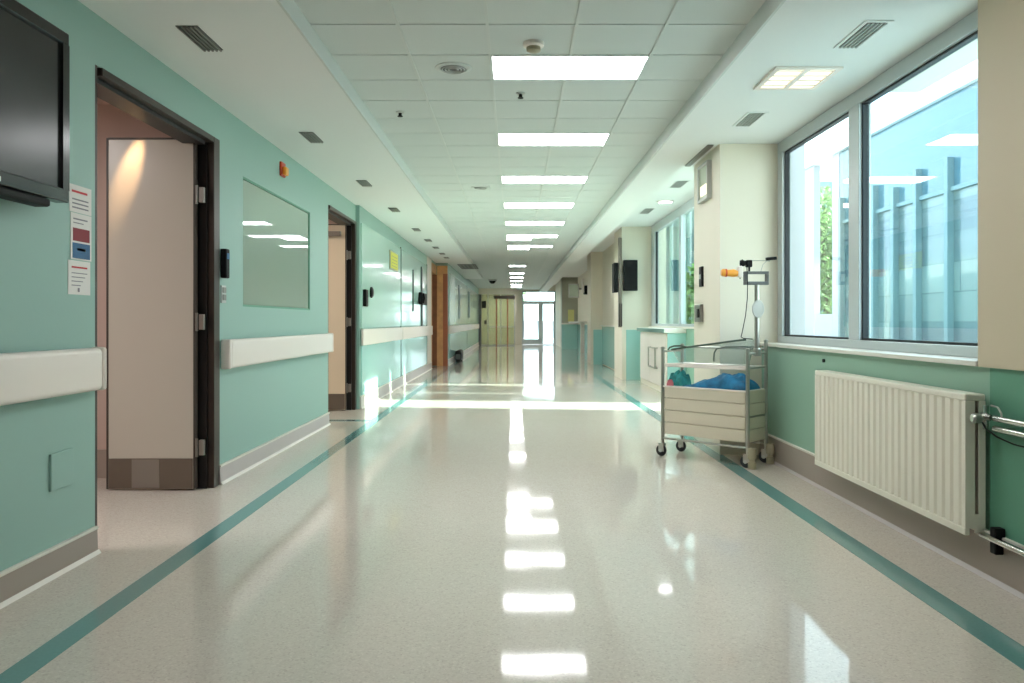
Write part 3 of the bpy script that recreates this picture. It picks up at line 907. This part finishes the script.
# twin screens on column 2
t = thing('wall_monitor', 'black twin monitor on a grey post at the second cream column', 'monitor', (2.0, 14.5, 1.0))
bm = BM(); box(bm, 1.98, 2.04, 14.55, 14.66, 1.0, 2.70, .006); obj('post', bm, 'kick_d', t)
bm = BM(); box(bm, 2.07, 2.33, 14.50, 14.62, 1.69, 2.27, .008); obj('screen_housing', bm, 'blackp', t)
bm = BM(); box(bm, 1.89, 1.97, 14.55, 14.85, 1.66, 2.22, .008); obj('side_screen', bm, 'blackp', t)
bm = BM(); box(bm, 1.97, 2.07, 14.57, 14.63, 1.9, 2.0); obj('arm', bm, 'kick', t)
for x in (1.99, 2.03):
    bm = BM(); box(bm, x - .012, x + .012, 14.53, 14.549, 1.02, 1.45); obj('cable_duct', bm, 'frame', t)

# ------------------------------------------------------------------ cabinet in bay 2
t = thing('base_cabinet', 'white base cabinet under the second bay window', 'cabinet', (2.45, 12.8, 0))
bm = BM(); box(bm, 2.32, 2.58, 11.65, 14.05, .08, .93); obj('body', bm, 'trolley', t)
bm = BM(); box(bm, 2.31, 2.58, 11.64, 14.05, .0, .08); obj('plinth', bm, 'cream', t)
bm = BM(); box(bm, 2.32, 2.598, 11.63, 11.65, .02, .93); obj('end_panel', bm, 'glasslow', t)
for a, b in ((11.67, 13.1), (13.12, 14.03)):
    bm = BM(); box(bm, 2.30, 2.32, a, b, .09, .92, .004); d = obj('door', bm, 'rail', t)
    if a > 13: continue
    bm = BM()
    for y in (12.35, 12.95): tube(bm, [(2.30, y, .36), (2.262, y, .36), (2.262, y, .68), (2.30, y, .68)], .014, 8)
    tube(bm, [(2.262, 12.35, .36), (2.262, 12.95, .36)], .012, 8); tube(bm, [(2.262, 12.35, .68), (2.262, 12.95, .68)], .012, 8)
    obj('handle', bm, 'steel', d)
t = thing('worktop', 'grey green worktop edge on the white base cabinet', 'worktop', (2.44, 13.1, .93))
bm = BM(); box(bm, 2.26, 2.6, 11.6, 14.1, .9305, .998, .01); obj('slab', bm, 'sill', t)
bm = BM(); box(bm, 2.248, 2.2595, 11.6, 14.1, .935, .994); obj('edge_band', bm, 'tealfac', t)

# far right: post, shelf, sign, camera box, poster
bm = BM(); box(bm, 2.36, 2.5, 27.3, 27.45, 0, 1.06)
tag(obj('partition_board', bm, 'rail'), 'white upright panel under the far right counter', 'counter support')
bm = BM(); box(bm, 2.2, 2.6, 26.0, 31.2, 1.061, 1.12, .01)
tag(obj('counter', bm, 'sill'), 'white counter along the far right wall', 'counter')
t = thing('hanging_screen', 'small bright screen hung on the far right wall', 'screen', (2.2, 28.5, 2.2))
bm = BM(); box(bm, 2.02, 2.40, 28.5, 28.6, 2.0, 2.52, .01); obj('housing', bm, 'lgrey', t)
bm = BM(); box(bm, 2.05, 2.37, 28.49, 28.4995, 2.05, 2.47); obj('screen', bm, 'gdif', t)
bm = BM(); box(bm, 2.4, 2.6, 28.52, 28.58, 2.3, 2.36); obj('arm', bm, 'kick', t)
t = thing('security_camera', 'dark camera housing right of the small hung screen', 'camera', (2.35, 25.0, 2.1))
bm = BM(); box(bm, 2.28, 2.42, 24.8, 25.3, 2.0, 2.28, .02); obj('body', bm, 'blackp', t)
bm = BM(); box(bm, 2.42, 2.602, 25.0, 25.06, 2.12, 2.18); obj('bracket', bm, 'steel', t)
bm = BM(); box(bm, 2.2, 2.27, 24.85, 25.1, 2.05, 2.5, .01); obj('white_cover', bm, 'rail', t)
bm = BM(); box(bm, 2.59, 2.598, 30.0, 31.3, 1.15, 1.75)
bm2 = BM(); box(bm2, 2.2, 2.45, 31.385, 31.399, 1.12, 1.6)
bm.free()
tag(obj('yellow_poster', bm2, 'pale_yellow'), 'pale yellow poster above the far right counter', 'poster')

# ------------------------------------------------------------------ trolley
TL = Vector((1.594, 6.168, 0)); TR = math.atan2(-.52, .54)
TM = Matrix.Translation(TL) @ Matrix.Rotation(TR, 4, 'Z')
t = thing('hospital_trolley', 'beige panelled hospital trolley on casters before the first column', 'trolley', tuple(TL), TR)
hx, hy = .375, .15
tops = {(-1, -1): .88, (1, -1): .885, (1, 1): .945, (-1, 1): .90}
for (sx, sy), zt in tops.items():
    bm = BM()
    tube(bm, [(sx * hx, sy * hy, .13), (sx * hx, sy * hy, zt)], .015, 14)
    lathe(bm, (sx * hx, sy * hy, zt), [(.017, 0), (.017, .012), (.009, .018)], 'Z', 14)
    obj('post', bm, 'steel', t, True, xf=TM)
# casters
for k, (sx, sy) in enumerate(((-1, -1), (-1, 1), (1, -1), (1, 1))):
    cx, cy = sx * (hx - .0), sy * hy
    bm = BM()
    tube(bm, [(cx, cy, .1), (cx, cy, .135)], .012, 10)
    box(bm, cx - .03, cx + .02, cy - .018, cy - .013, .04, .105, .002); box(bm, cx - .03, cx + .02, cy + .013, cy + .018, .04, .105, .002)
    box(bm, cx - .03, cx + .02, cy - .018, cy + .018, .1, .107)
    c = obj('caster', bm, 'steel', t, xf=TM)
    bm = BM(); lathe(bm, (cx - .012, cy - .012, .047), [(.03, 0), (.044, .002), (.047, .008), (.047, .016), (.044, .022), (.03, .024)], 'Y', 26)
    obj('wheel', bm, 'rubber', c, True, xf=TM)
    bm = BM(); lathe(bm, (cx - .012, cy - .0195, .047), [(.014, 0), (.014, .038)], 'Y', 14)
    obj('hub', bm, 'lgrey', c, True, xf=TM)
# buffers on the right end
for cx, cy in ((hx + .045, -hy - .02), (hx + .045, hy - .02)):
    bm = BM(); lathe(bm, (cx, cy, .0), [(.026, .002), (.030, .012), (.030, .05), (.022, .055), (.022, .075), (.031, .08), (.034, .12), (.03, .155), (.012, .16)], 'Z', 20)
    obj('corner_buffer', bm, 'buffer', t, True, xf=TM)
    bm = BM(); tube(bm, [(hx, math.copysign(hy, cy), .14), (cx, cy, .14)], .01, 8); obj('buffer_arm', bm, 'steel', t, True, xf=TM)
# body
bm = BM(); box(bm, -hx + .02, hx - .02, -hy + .012, hy - .012, .19, .565); obj('body', bm, 'trolley', t, xf=TM)
zz = [.185, .285, .288, .383, .386, .479, .482, .575]
for i in range(4):
    bm = BM(); z0, z1 = .187 + i * .0985, .187 + i * .0985 + .094
    box(bm, -hx + .018, hx - .018, -hy - .004, -hy + .012, z0, z1, .005); obj('front_panel', bm, 'trolley', t, xf=TM)
for i in range(4):
    bm = BM(); z0, z1 = .187 + i * .0985, .187 + i * .0985 + .094
    box(bm, hx - .02, hx + .004, -hy + .018, hy - .018, z0, z1, .004); obj('end_panel', bm, 'trolley', t, xf=TM)
bm = BM(); box(bm, -hx + .005, hx - .005, -hy - .012, hy + .012, .568, .58, .004); obj('bed_deck', bm, 'rail', t, xf=TM)
# shelf rails
bm = BM()
box(bm, -hx + .015, hx - .015, -hy - .006, -hy + .012, .735, .765, .004)
obj('front_rail', bm, 'rail', t, xf=TM)
for (z, x0, y0, x1, y1) in ((.75, -hx, hy, hx, hy), (.75, hx, -hy, hx, hy), (.75, -hx, -hy, -hx, hy), (.86, hx, -hy, hx, hy), (.86, -hx, -hy, -hx, hy), (.89, -hx, hy, hx, hy), (.15, -hx, -hy, hx, -hy), (.15, -hx, hy, hx, hy), (.38, hx + .0, -hy, hx, hy)):
    bm = BM(); tube(bm, [(x0, y0, z), (x1, y1, z)], .009, 10); obj('rail', bm, 'steel', t, True, xf=TM)
# pole and bracket
bm = BM(); tube(bm, [(hx + .0, 0, .86), (hx, 0, 1.39)], .019, 16); lathe(bm, (hx, 0, .84), [(.03, 0), (.03, .05), (.02, .06)], 'Z', 16); pole = obj('pole', bm, 'steel', t, True, xf=TM)
bm = BM(); lathe(bm, (1.864, 5.875, 1.20), [(.042, 0), (.046, .004), (.046, .010), (.042, .013)], 'Y', 28)
for v in bm.verts: v.co.z = 1.20 + (v.co.z - 1.20) * 1.5
obj('oval_plate', bm, 'lgrey', pole, True)
PX, PY = 1.864, 5.905
bm = BM()
box(bm, PX - .098, PX + .085, PY - .02, PY + .03, 1.385, 1.41, .003); box(bm, PX - .098, PX + .085, PY - .02, PY + .03, 1.468, 1.488, .003)
box(bm, PX - .098, PX - .075, PY - .02, PY + .03, 1.41, 1.468, .003); box(bm, PX + .068, PX + .085, PY - .02, PY + .03, 1.41, 1.468, .003)
obj('bracket', bm, 'darkg', pole)

# clamp, lever, handpiece
k = thing('clamp', 'black double clamp on top of the trolley bracket', 'clamp', (PX - .05, PY, 1.488))
bm = BM(); box(bm, PX - .085, PX - .04, PY - .02, PY + .03, 1.52, 1.575, .008); tube(bm, [(PX - .06, PY, 1.489), (PX - .06, PY, 1.52)], .008, 8); obj('jaw', bm, 'blackp', k)
bm = BM(); lathe(bm, (PX - .108, PY - .01, 1.55), [(.012, -.0), (.024, .004), (.024, .022), (.012, .027)], 'Y', 18); obj('knob', bm, 'blackp', k, True)
bm = BM(); tube(bm, [(PX - .04, PY + .005, 1.57), (PX + .04, PY + .005, 1.572), (PX + .10, PY + .005, 1.568)], .0035, 8); tube(bm, [(PX + .03, PY, 1.489), (PX + .045, PY, 1.54), (PX + .075, PY, 1.57)], .003, 8); obj('wire_arm', bm, 'steel', k, True)
bm = BM(); tube(bm, [(PX + .07, PY + .005, 1.583), (PX + .15, PY + .005, 1.590)], .0125, 12); obj('handle', bm, 'blackp', k, True)
k = thing('handpiece', 'amber orange handpiece clipped left of the trolley bracket', 'handpiece', (PX - .2, PY, 1.44))
bm = BM(); tube(bm, [(PX - .275, PY, 1.478), (PX - .262, PY, 1.478), (PX - .22, PY, 1.475), (PX - .18, PY, 1.475), (PX - .15, PY, 1.47)], [.022, .030, .026, .030, .022], 18); obj('body', bm, 'amber', k, True)
bm = BM(); tube(bm, [(PX - .245, PY, 1.4765), (PX - .235, PY, 1.4765)], .0315, 18); obj('red_collar', bm, 'orange', k, True)
bm = BM(); box(bm, PX - .149, PX - .113, PY - .02, PY + .02, 1.44, 1.53, .008); obj('holder', bm, 'rail', k)
bm = BM(); tube(bm, [(PX - .13, PY, 1.43), (PX - .13, PY, 1.57), (PX - .11, PY, 1.578)], .004, 8); obj('wire', bm, 'blackp', k, True)
bm = BM(); tube(bm, [(PX - .088, PY - .034, 1.52), (PX - .082, PY - .03, 1.40), (PX - .085, PY - .035, 1.28), (PX - .10, PY - .04, 1.15), (PX - .125, PY - .05, 1.04), (PX - .14, PY - .06, .985), (PX - .12, PY - .06, .975), (PX - .05, PY - .05, .97)], .0035, 8)
tag(obj('black_cable', bm, 'blackp', smooth=True), 'thin black cable hanging from the clamp to the clear basin', 'cable')

# clear basin with green rim
b = thing('bassinet_basin', 'clear plastic basin with a dark green rim on the trolley', 'basin', (TL.x, TL.y, .77), TR)
bm = BM()
def zr(x): return .872 + (x + .34) / .68 * .095
N = 40
def ring(sx, sy, zf, pw=4.0):
    out = []
    for i in range(N):
        a = 2 * PI * i / N
        c, s = math.cos(a), math.sin(a)
        x = sx * math.copysign(abs(c) ** (2 / pw), c); y = sy * math.copysign(abs(s) ** (2 / pw), s)
        out.append((x, y, zf(x)))
    return out
R0 = ring(.345, .125, zr); R1 = ring(.29, .10, lambda x: .772)
R0i = ring(.340, .12, zr); R1i = ring(.285, .095, lambda x: .776)
loops = [[bm.verts.new(p) for p in R] for R in (R0, R1)]
for i in range(N): bm.faces.new((loops[0][i], loops[0][(i + 1) % N], loops[1][(i + 1) % N], loops[1][i]))
bm.faces.new(loops[1])
obj('tub', bm, 'acrylic', b, True, xf=TM)
bm = BM(); tube(bm, [p for p in ring(.348, .128, zr) if p[1] < .04 and not (p[0] > .33)], .008, 8); obj('rim', bm, 'rim', b, True, xf=TM)
bm = BM(); tube(bm, [(-.335, -.13, .872), (-.32, -.13, .892), (-.28, -.13, .905), (-.22, -.13, .907), (-.16, -.13, .898)], .007, 8); obj('grip', bm, 'rim', b, True, xf=TM)
bm = BM(); tube(bm, [(-.05, .10, .78), (-.045, .10, .85), (-.02, .10, .885), (.06, .10, .90), (.33, .10, .905)], .007, 8); obj('inner_bow', bm, 'rim', b, True, xf=TM)

# cloths
def blob_cloth(name, label, cx, cy, lx, ly, h, m, seed, z0=.58):
    rnd = random.Random(seed)
    ph = [rnd.uniform(0, 6) for _ in range(8)]
    bm = BM(); nx, ny = 46, 18
    top, bot = [], []
    for i in range(nx + 1):
        rt, rb = [], []
        for j in range(ny + 1):
            u = i / nx * 2 - 1; v = j / ny * 2 - 1
            e = max(0.0, 1 - abs(u) ** 3.5) * max(0.0, 1 - abs(v) ** 4)
            shape = .55 + .45 * math.sin((u + .35) * 1.9) if lx > .15 else 1
            f = .82 + .10 * math.sin(9 * u + 4 * v + ph[0]) + .09 * math.sin(12 * u - 8 * v + ph[1]) + .03 * math.sin(21 * u + 11 * v + ph[2]) + .03 * math.sin(13 * v + ph[3])
            wob = 1 + .06 * math.sin(7 * u + ph[4])
            x = cx + u * lx; y = cy + v * ly * wob
            rt.append(bm.verts.new((x, y, z0 + .004 + h * (e ** .45) * f * shape)))
            rb.append(bm.verts.new((x, y, z0 + .001)))
        top.append(rt); bot.append(rb)
    for i in range(nx):
        for j in range(ny):
            bm.faces.new((top[i][j], top[i + 1][j], top[i + 1][j + 1], top[i][j + 1]))
            bm.faces.new((bot[i][j], bot[i][j + 1], bot[i + 1][j + 1], bot[i + 1][j]))
    for i in range(nx):
        bm.faces.new((top[i][0], bot[i][0], bot[i + 1][0], top[i + 1][0])); bm.faces.new((top[i][ny], top[i + 1][ny], bot[i + 1][ny], bot[i][ny]))
    for j in range(ny):
        bm.faces.new((top[0][j], top[0][j + 1], bot[0][j + 1], bot[0][j])); bm.faces.new((top[nx][j], bot[nx][j], bot[nx][j + 1], top[nx][j + 1]))
    o = obj(name, bm, m, smooth=False, xf=TM)
    for p in o.data.polygons: p.use_smooth = True
    return o
tag(blob_cloth('blue_blanket', '', .075, -.01, .275, .125, .125, 'cloth', 3), 'crumpled blue blanket lying on the trolley deck', 'blanket')
tag(blob_cloth('teal_cloth', '', -.29, -.03, .065, .09, .12, 'ptoy', 5), 'small bunched teal cloth at the left end of the trolley deck', 'cloth')
tag(blob_cloth('pink_cloth', '', -.31, -.139, .03, .006, .05, 'pink', 9), 'small pink cloth in front of the bunched teal cloth', 'cloth')

# ------------------------------------------------------------------ outside
bm = BM(); box(bm, 2.95, 60, -30, 70, -.3, -.05); box(bm, -30, 2.95, 37.7, 70, -.3, -.05)
struct('ground', bm, 'pave')
bm = BM(); box(bm, 2.3, 2.95, YB, 6.37, -.3, .9); box(bm, 2.26, 3.35, YB, 6.37, 3.0, 3.12)
struct('eave', bm, 'soffit_out').name = 'trim_9'
bm = BM(); box(bm, 2.181, 2.3, YB, 6.37, ZS + .0, 3.3)
struct('trim_10', bm, 'ext_white')
XF = 8.0
t = thing('opposite_building', 'blue glass office block across the courtyard with a white roof edge', 'building', (XF + 1, 19, 0))
bm = BM(); box(bm, XF + .1, XF + 6, 12.6, 18.9, 0, 5.26); obj('block', bm, 'ext_grey', t)
bm = BM(); box(bm, XF, XF + .1, 12.6, 18.9, 3.5, 5.26); obj('upper_glazing', bm, 'spandrel', t)
bm = BM(); box(bm, XF, XF + .1, 12.6, 18.9, 0, 3.48); obj('lower_glazing', bm, 'courses', t)
for y in (12.8, 14.0, 15.1, 16.0, 16.9, 18.6):
    bm = BM(); box(bm, XF - .12, XF - .001, y, y + .12, 0, 4.1 if y != 16.0 else 3.9); obj('mullion', bm, 'fin', t)
bm = BM(); box(bm, XF - .06, XF - .001, 12.6, 18.9, 3.48, 3.56); obj('rail', bm, 'fin', t)
bm = BM(); box(bm, XF - .1, XF + 6, 12.5, 18.92, 5.265, 5.70); obj('roof_edge', bm, 'ext_fascia', t)
t = thing('white_annex', 'white rendered annex left of the blue glass block', 'building', (XF + 1, 22, 0))
bm = BM(); box(bm, XF, XF + 1.2, 18.95, 19.35, 0, 5.26); obj('tower', bm, 'ext_white', t)
bm = BM(); box(bm, XF - .02, XF + .15, 20.5, 26.0, 0, 5.26); obj('pier', bm, 'ext_white', t)
bm = BM(); box(bm, XF - .1, XF + 5, 18.95, 21.2, 5.265, 5.70); obj('roof_edge', bm, 'ext_fascia', t)
bm = BM(); box(bm, XF, XF + .15, 19.36, 20.39, 0, 1.3); obj('low_wall', bm, 'ext_white', t)
t = thing('teal_wing', 'sea green glazed wing seen through the second bay window', 'building', (XF + 1, 38, 0))
bm = BM(); box(bm, XF + .1, XF + 6, 28, 52, 0, 6.2); obj('block', bm, 'tealfac', t)
for i in range(12):
    y = 28.2 + i * 2
    bm = BM(); box(bm, XF - .1, XF + .099, y, y + .35, 0, 6.2); obj('fin', bm, 'fin', t)
bm = BM(); box(bm, XF - .2, XF + 6, 28, 52, 6.21, 6.6); obj('roof_edge', bm, 'ext_fascia', t)
# tall piers added out of view to cut the sun into floor streaks
t = thing('added_sun_screen', 'added tall grey piers outside, out of view, with narrow gaps for the sun', 'building', (10.3, 8, 0))
for a, b in SLOTS if 'SLOTS' in globals() else ((2.2, 8.5), (9.5, 10.5), (10.67, 12.05)):
    bm = BM(); box(bm, 10.0, 10.6, a, b, -.05, 8.2); obj('pier', bm, 'ext_grey', t)

def tree(label, x, y, h, r, n, seed):
    rnd = random.Random(seed)
    t = thing('tree', label, 'tree', (x, y, -.05), group='trees outside')
    bm = BM(); tube(bm, [(x, y, -.05), (x + .05, y, h * .3), (x, y + .1, h * .6), (x, y, h * .85)], [.14, .11, .08, .03], 10)
    for k in range(6):
        a = rnd.uniform(0, 2 * PI); zz = h * rnd.uniform(.3, .6)
        tube(bm, [(x, y, zz), (x + math.cos(a) * r * .4, y + math.sin(a) * r * .4, zz + h * .15), (x + math.cos(a) * r * .8, y + math.sin(a) * r * .8, zz + h * .25)], [.05, .03, .012], 6)
    obj('trunk', bm, 'bark', t, True)
    bm = BM()
    for k in range(n):
        a = rnd.uniform(0, 2 * PI); u = rnd.uniform(-1, 1); rr = r * rnd.random() ** .4
        cz = h * .58
        p = Vector((x + rr * math.sqrt(1 - u * u) * math.cos(a), y + rr * math.sqrt(1 - u * u) * math.sin(a), cz + rr * u * h * .42 / r))
        s = rnd.uniform(.07, .14)
        d1 = Vector((rnd.gauss(0, 1), rnd.gauss(0, 1), rnd.gauss(0, 1))).normalized(); d2 = d1.orthogonal().normalized()
        vs = [bm.verts.new(p + d1 * s), bm.verts.new(p + d2 * s * .5), bm.verts.new(p - d1 * s), bm.verts.new(p - d2 * s * .5)]
        bm.faces.new(vs)
    obj('foliage', bm, 'leafg', t)
tree('leafy tree in the gap of the white annex', 10.2, 25.2, 5.6, 1.3, 5000, 1)
tree('leafy tree before the sea green wing', 6.6, 25.8, 3.4, 1.0, 2500, 2)
tree('leafy tree outside the exit doors, left one', -1.2, 48, 6, 2.2, 3000, 3)
tree('leafy tree outside the exit doors, right one', 5.0, 52, 6, 2.2, 3000, 4)
bm = BM(); box(bm, -12, 14, 55, 56, -.05, 1.2)
tag(obj('garden_wall', bm, 'ext_white'), 'low white garden wall beyond the exit doors', 'wall')

# ------------------------------------------------------------------ lights
def area(name, loc, size, power, rot=(0, 0, 0), color=(1, 1, 1), sy=None):
    l = bpy.data.lights.new(name, 'AREA'); l.energy = power; l.color = color; l.size = size
    if sy: l.shape = 'RECTANGLE'; l.size_y = sy
    o = bpy.data.objects.new(name, l); COL.objects.link(o); o.location = loc; o.rotation_euler = rot
    return o
sun = bpy.data.lights.new('sun', 'SUN'); sun.energy = 24.0; sun.angle = math.radians(.53); sun.color = (1, .96, .88)
so = bpy.data.objects.new('sun', sun); COL.objects.link(so)
d = Vector((-1, .12, -.53)).normalized()
so.rotation_euler = d.to_track_quat('-Z', 'Y').to_euler()

# warm downlight in the first side room grazing the open leaf
t = thing('room_downlight', 'small warm downlight in the first side room above the open door', 'ceiling light', (-2.32, 4.86, 2.62))
bm = BM(); lathe(bm, (-2.32, 4.86, 2.645), [(.05, 0), (.05, -.02), (.035, -.022)], 'Z', 20); obj('ring', bm, 'steel', t, True)
sp = bpy.data.lights.new('room_spot', 'SPOT'); sp.energy = 70; sp.spot_size = math.radians(18); sp.spot_blend = .8; sp.color = (1, .62, .3); sp.shadow_soft_size = .02
s = bpy.data.objects.new('room_spot', sp); COL.objects.link(s); s.location = (-2.32, 4.86, 2.61)
s.rotation_euler = (Vector((-2.50, 5.02, 2.10)) - Vector((-2.32, 4.86, 2.61))).to_track_quat('-Z', 'Y').to_euler()
area('room_lamp_first', (-3.6, 3.4, 2.6), .6, 34, color=(1, .95, .93))
area('room_lamp_second', (-3.3, 8.6, 2.6), .6, 25, color=(1, .9, .78))
area('lobby_lamp', (-.8, 37.6, 2.6), 1.0, 60, color=(1, 1, .95))

# world
wd = bpy.data.worlds.new('world'); S.world = wd; wd.use_nodes = True
nt = wd.node_tree
bg = nt.nodes['Background']
tc = nt.nodes.new('ShaderNodeTexCoord'); sx = nt.nodes.new('ShaderNodeSeparateXYZ'); cr = nt.nodes.new('ShaderNodeValToRGB')
cr.color_ramp.elements[0].position = 0.0; cr.color_ramp.elements[0].color = (.95, .97, 1, 1)
cr.color_ramp.elements[1].position = .8; cr.color_ramp.elements[1].color = (.76, .88, 1, 1)
nt.links.new(tc.outputs['Generated'], sx.inputs[0]); nt.links.new(sx.outputs['Z'], cr.inputs['Fac']); nt.links.new(cr.outputs['Color'], bg.inputs['Color'])
bg.inputs['Strength'].default_value = 5.0

# ------------------------------------------------------------------ camera
cam = bpy.data.cameras.new('camera'); co = bpy.data.objects.new('camera', cam); COL.objects.link(co)
cam.sensor_width = 36; cam.lens = 770 * 36 / 1024
cam.shift_x = -2 / 1024; cam.shift_y = -19.5 / 1024
cam.clip_start = .05; cam.clip_end = 300
co.location = (0, 0, H); co.rotation_euler = (PI / 2, 0, 0)
S.camera = co

S.view_settings.view_transform = 'Standard'; S.view_settings.look = 'None'
S.view_settings.gamma = 1; S.view_settings.use_curve_mapping = False
S.view_settings.exposure = 0.45
cy = S.cycles
try:
    cy.use_denoising = True; cy.denoiser = 'OPENIMAGEDENOISE'
except Exception: pass
cy.max_bounces = 10; cy.diffuse_bounces = 6; cy.glossy_bounces = 5; cy.transparent_max_bounces = 16
cy.sample_clamp_indirect = 6; cy.caustics_reflective = False; cy.caustics_refractive = False
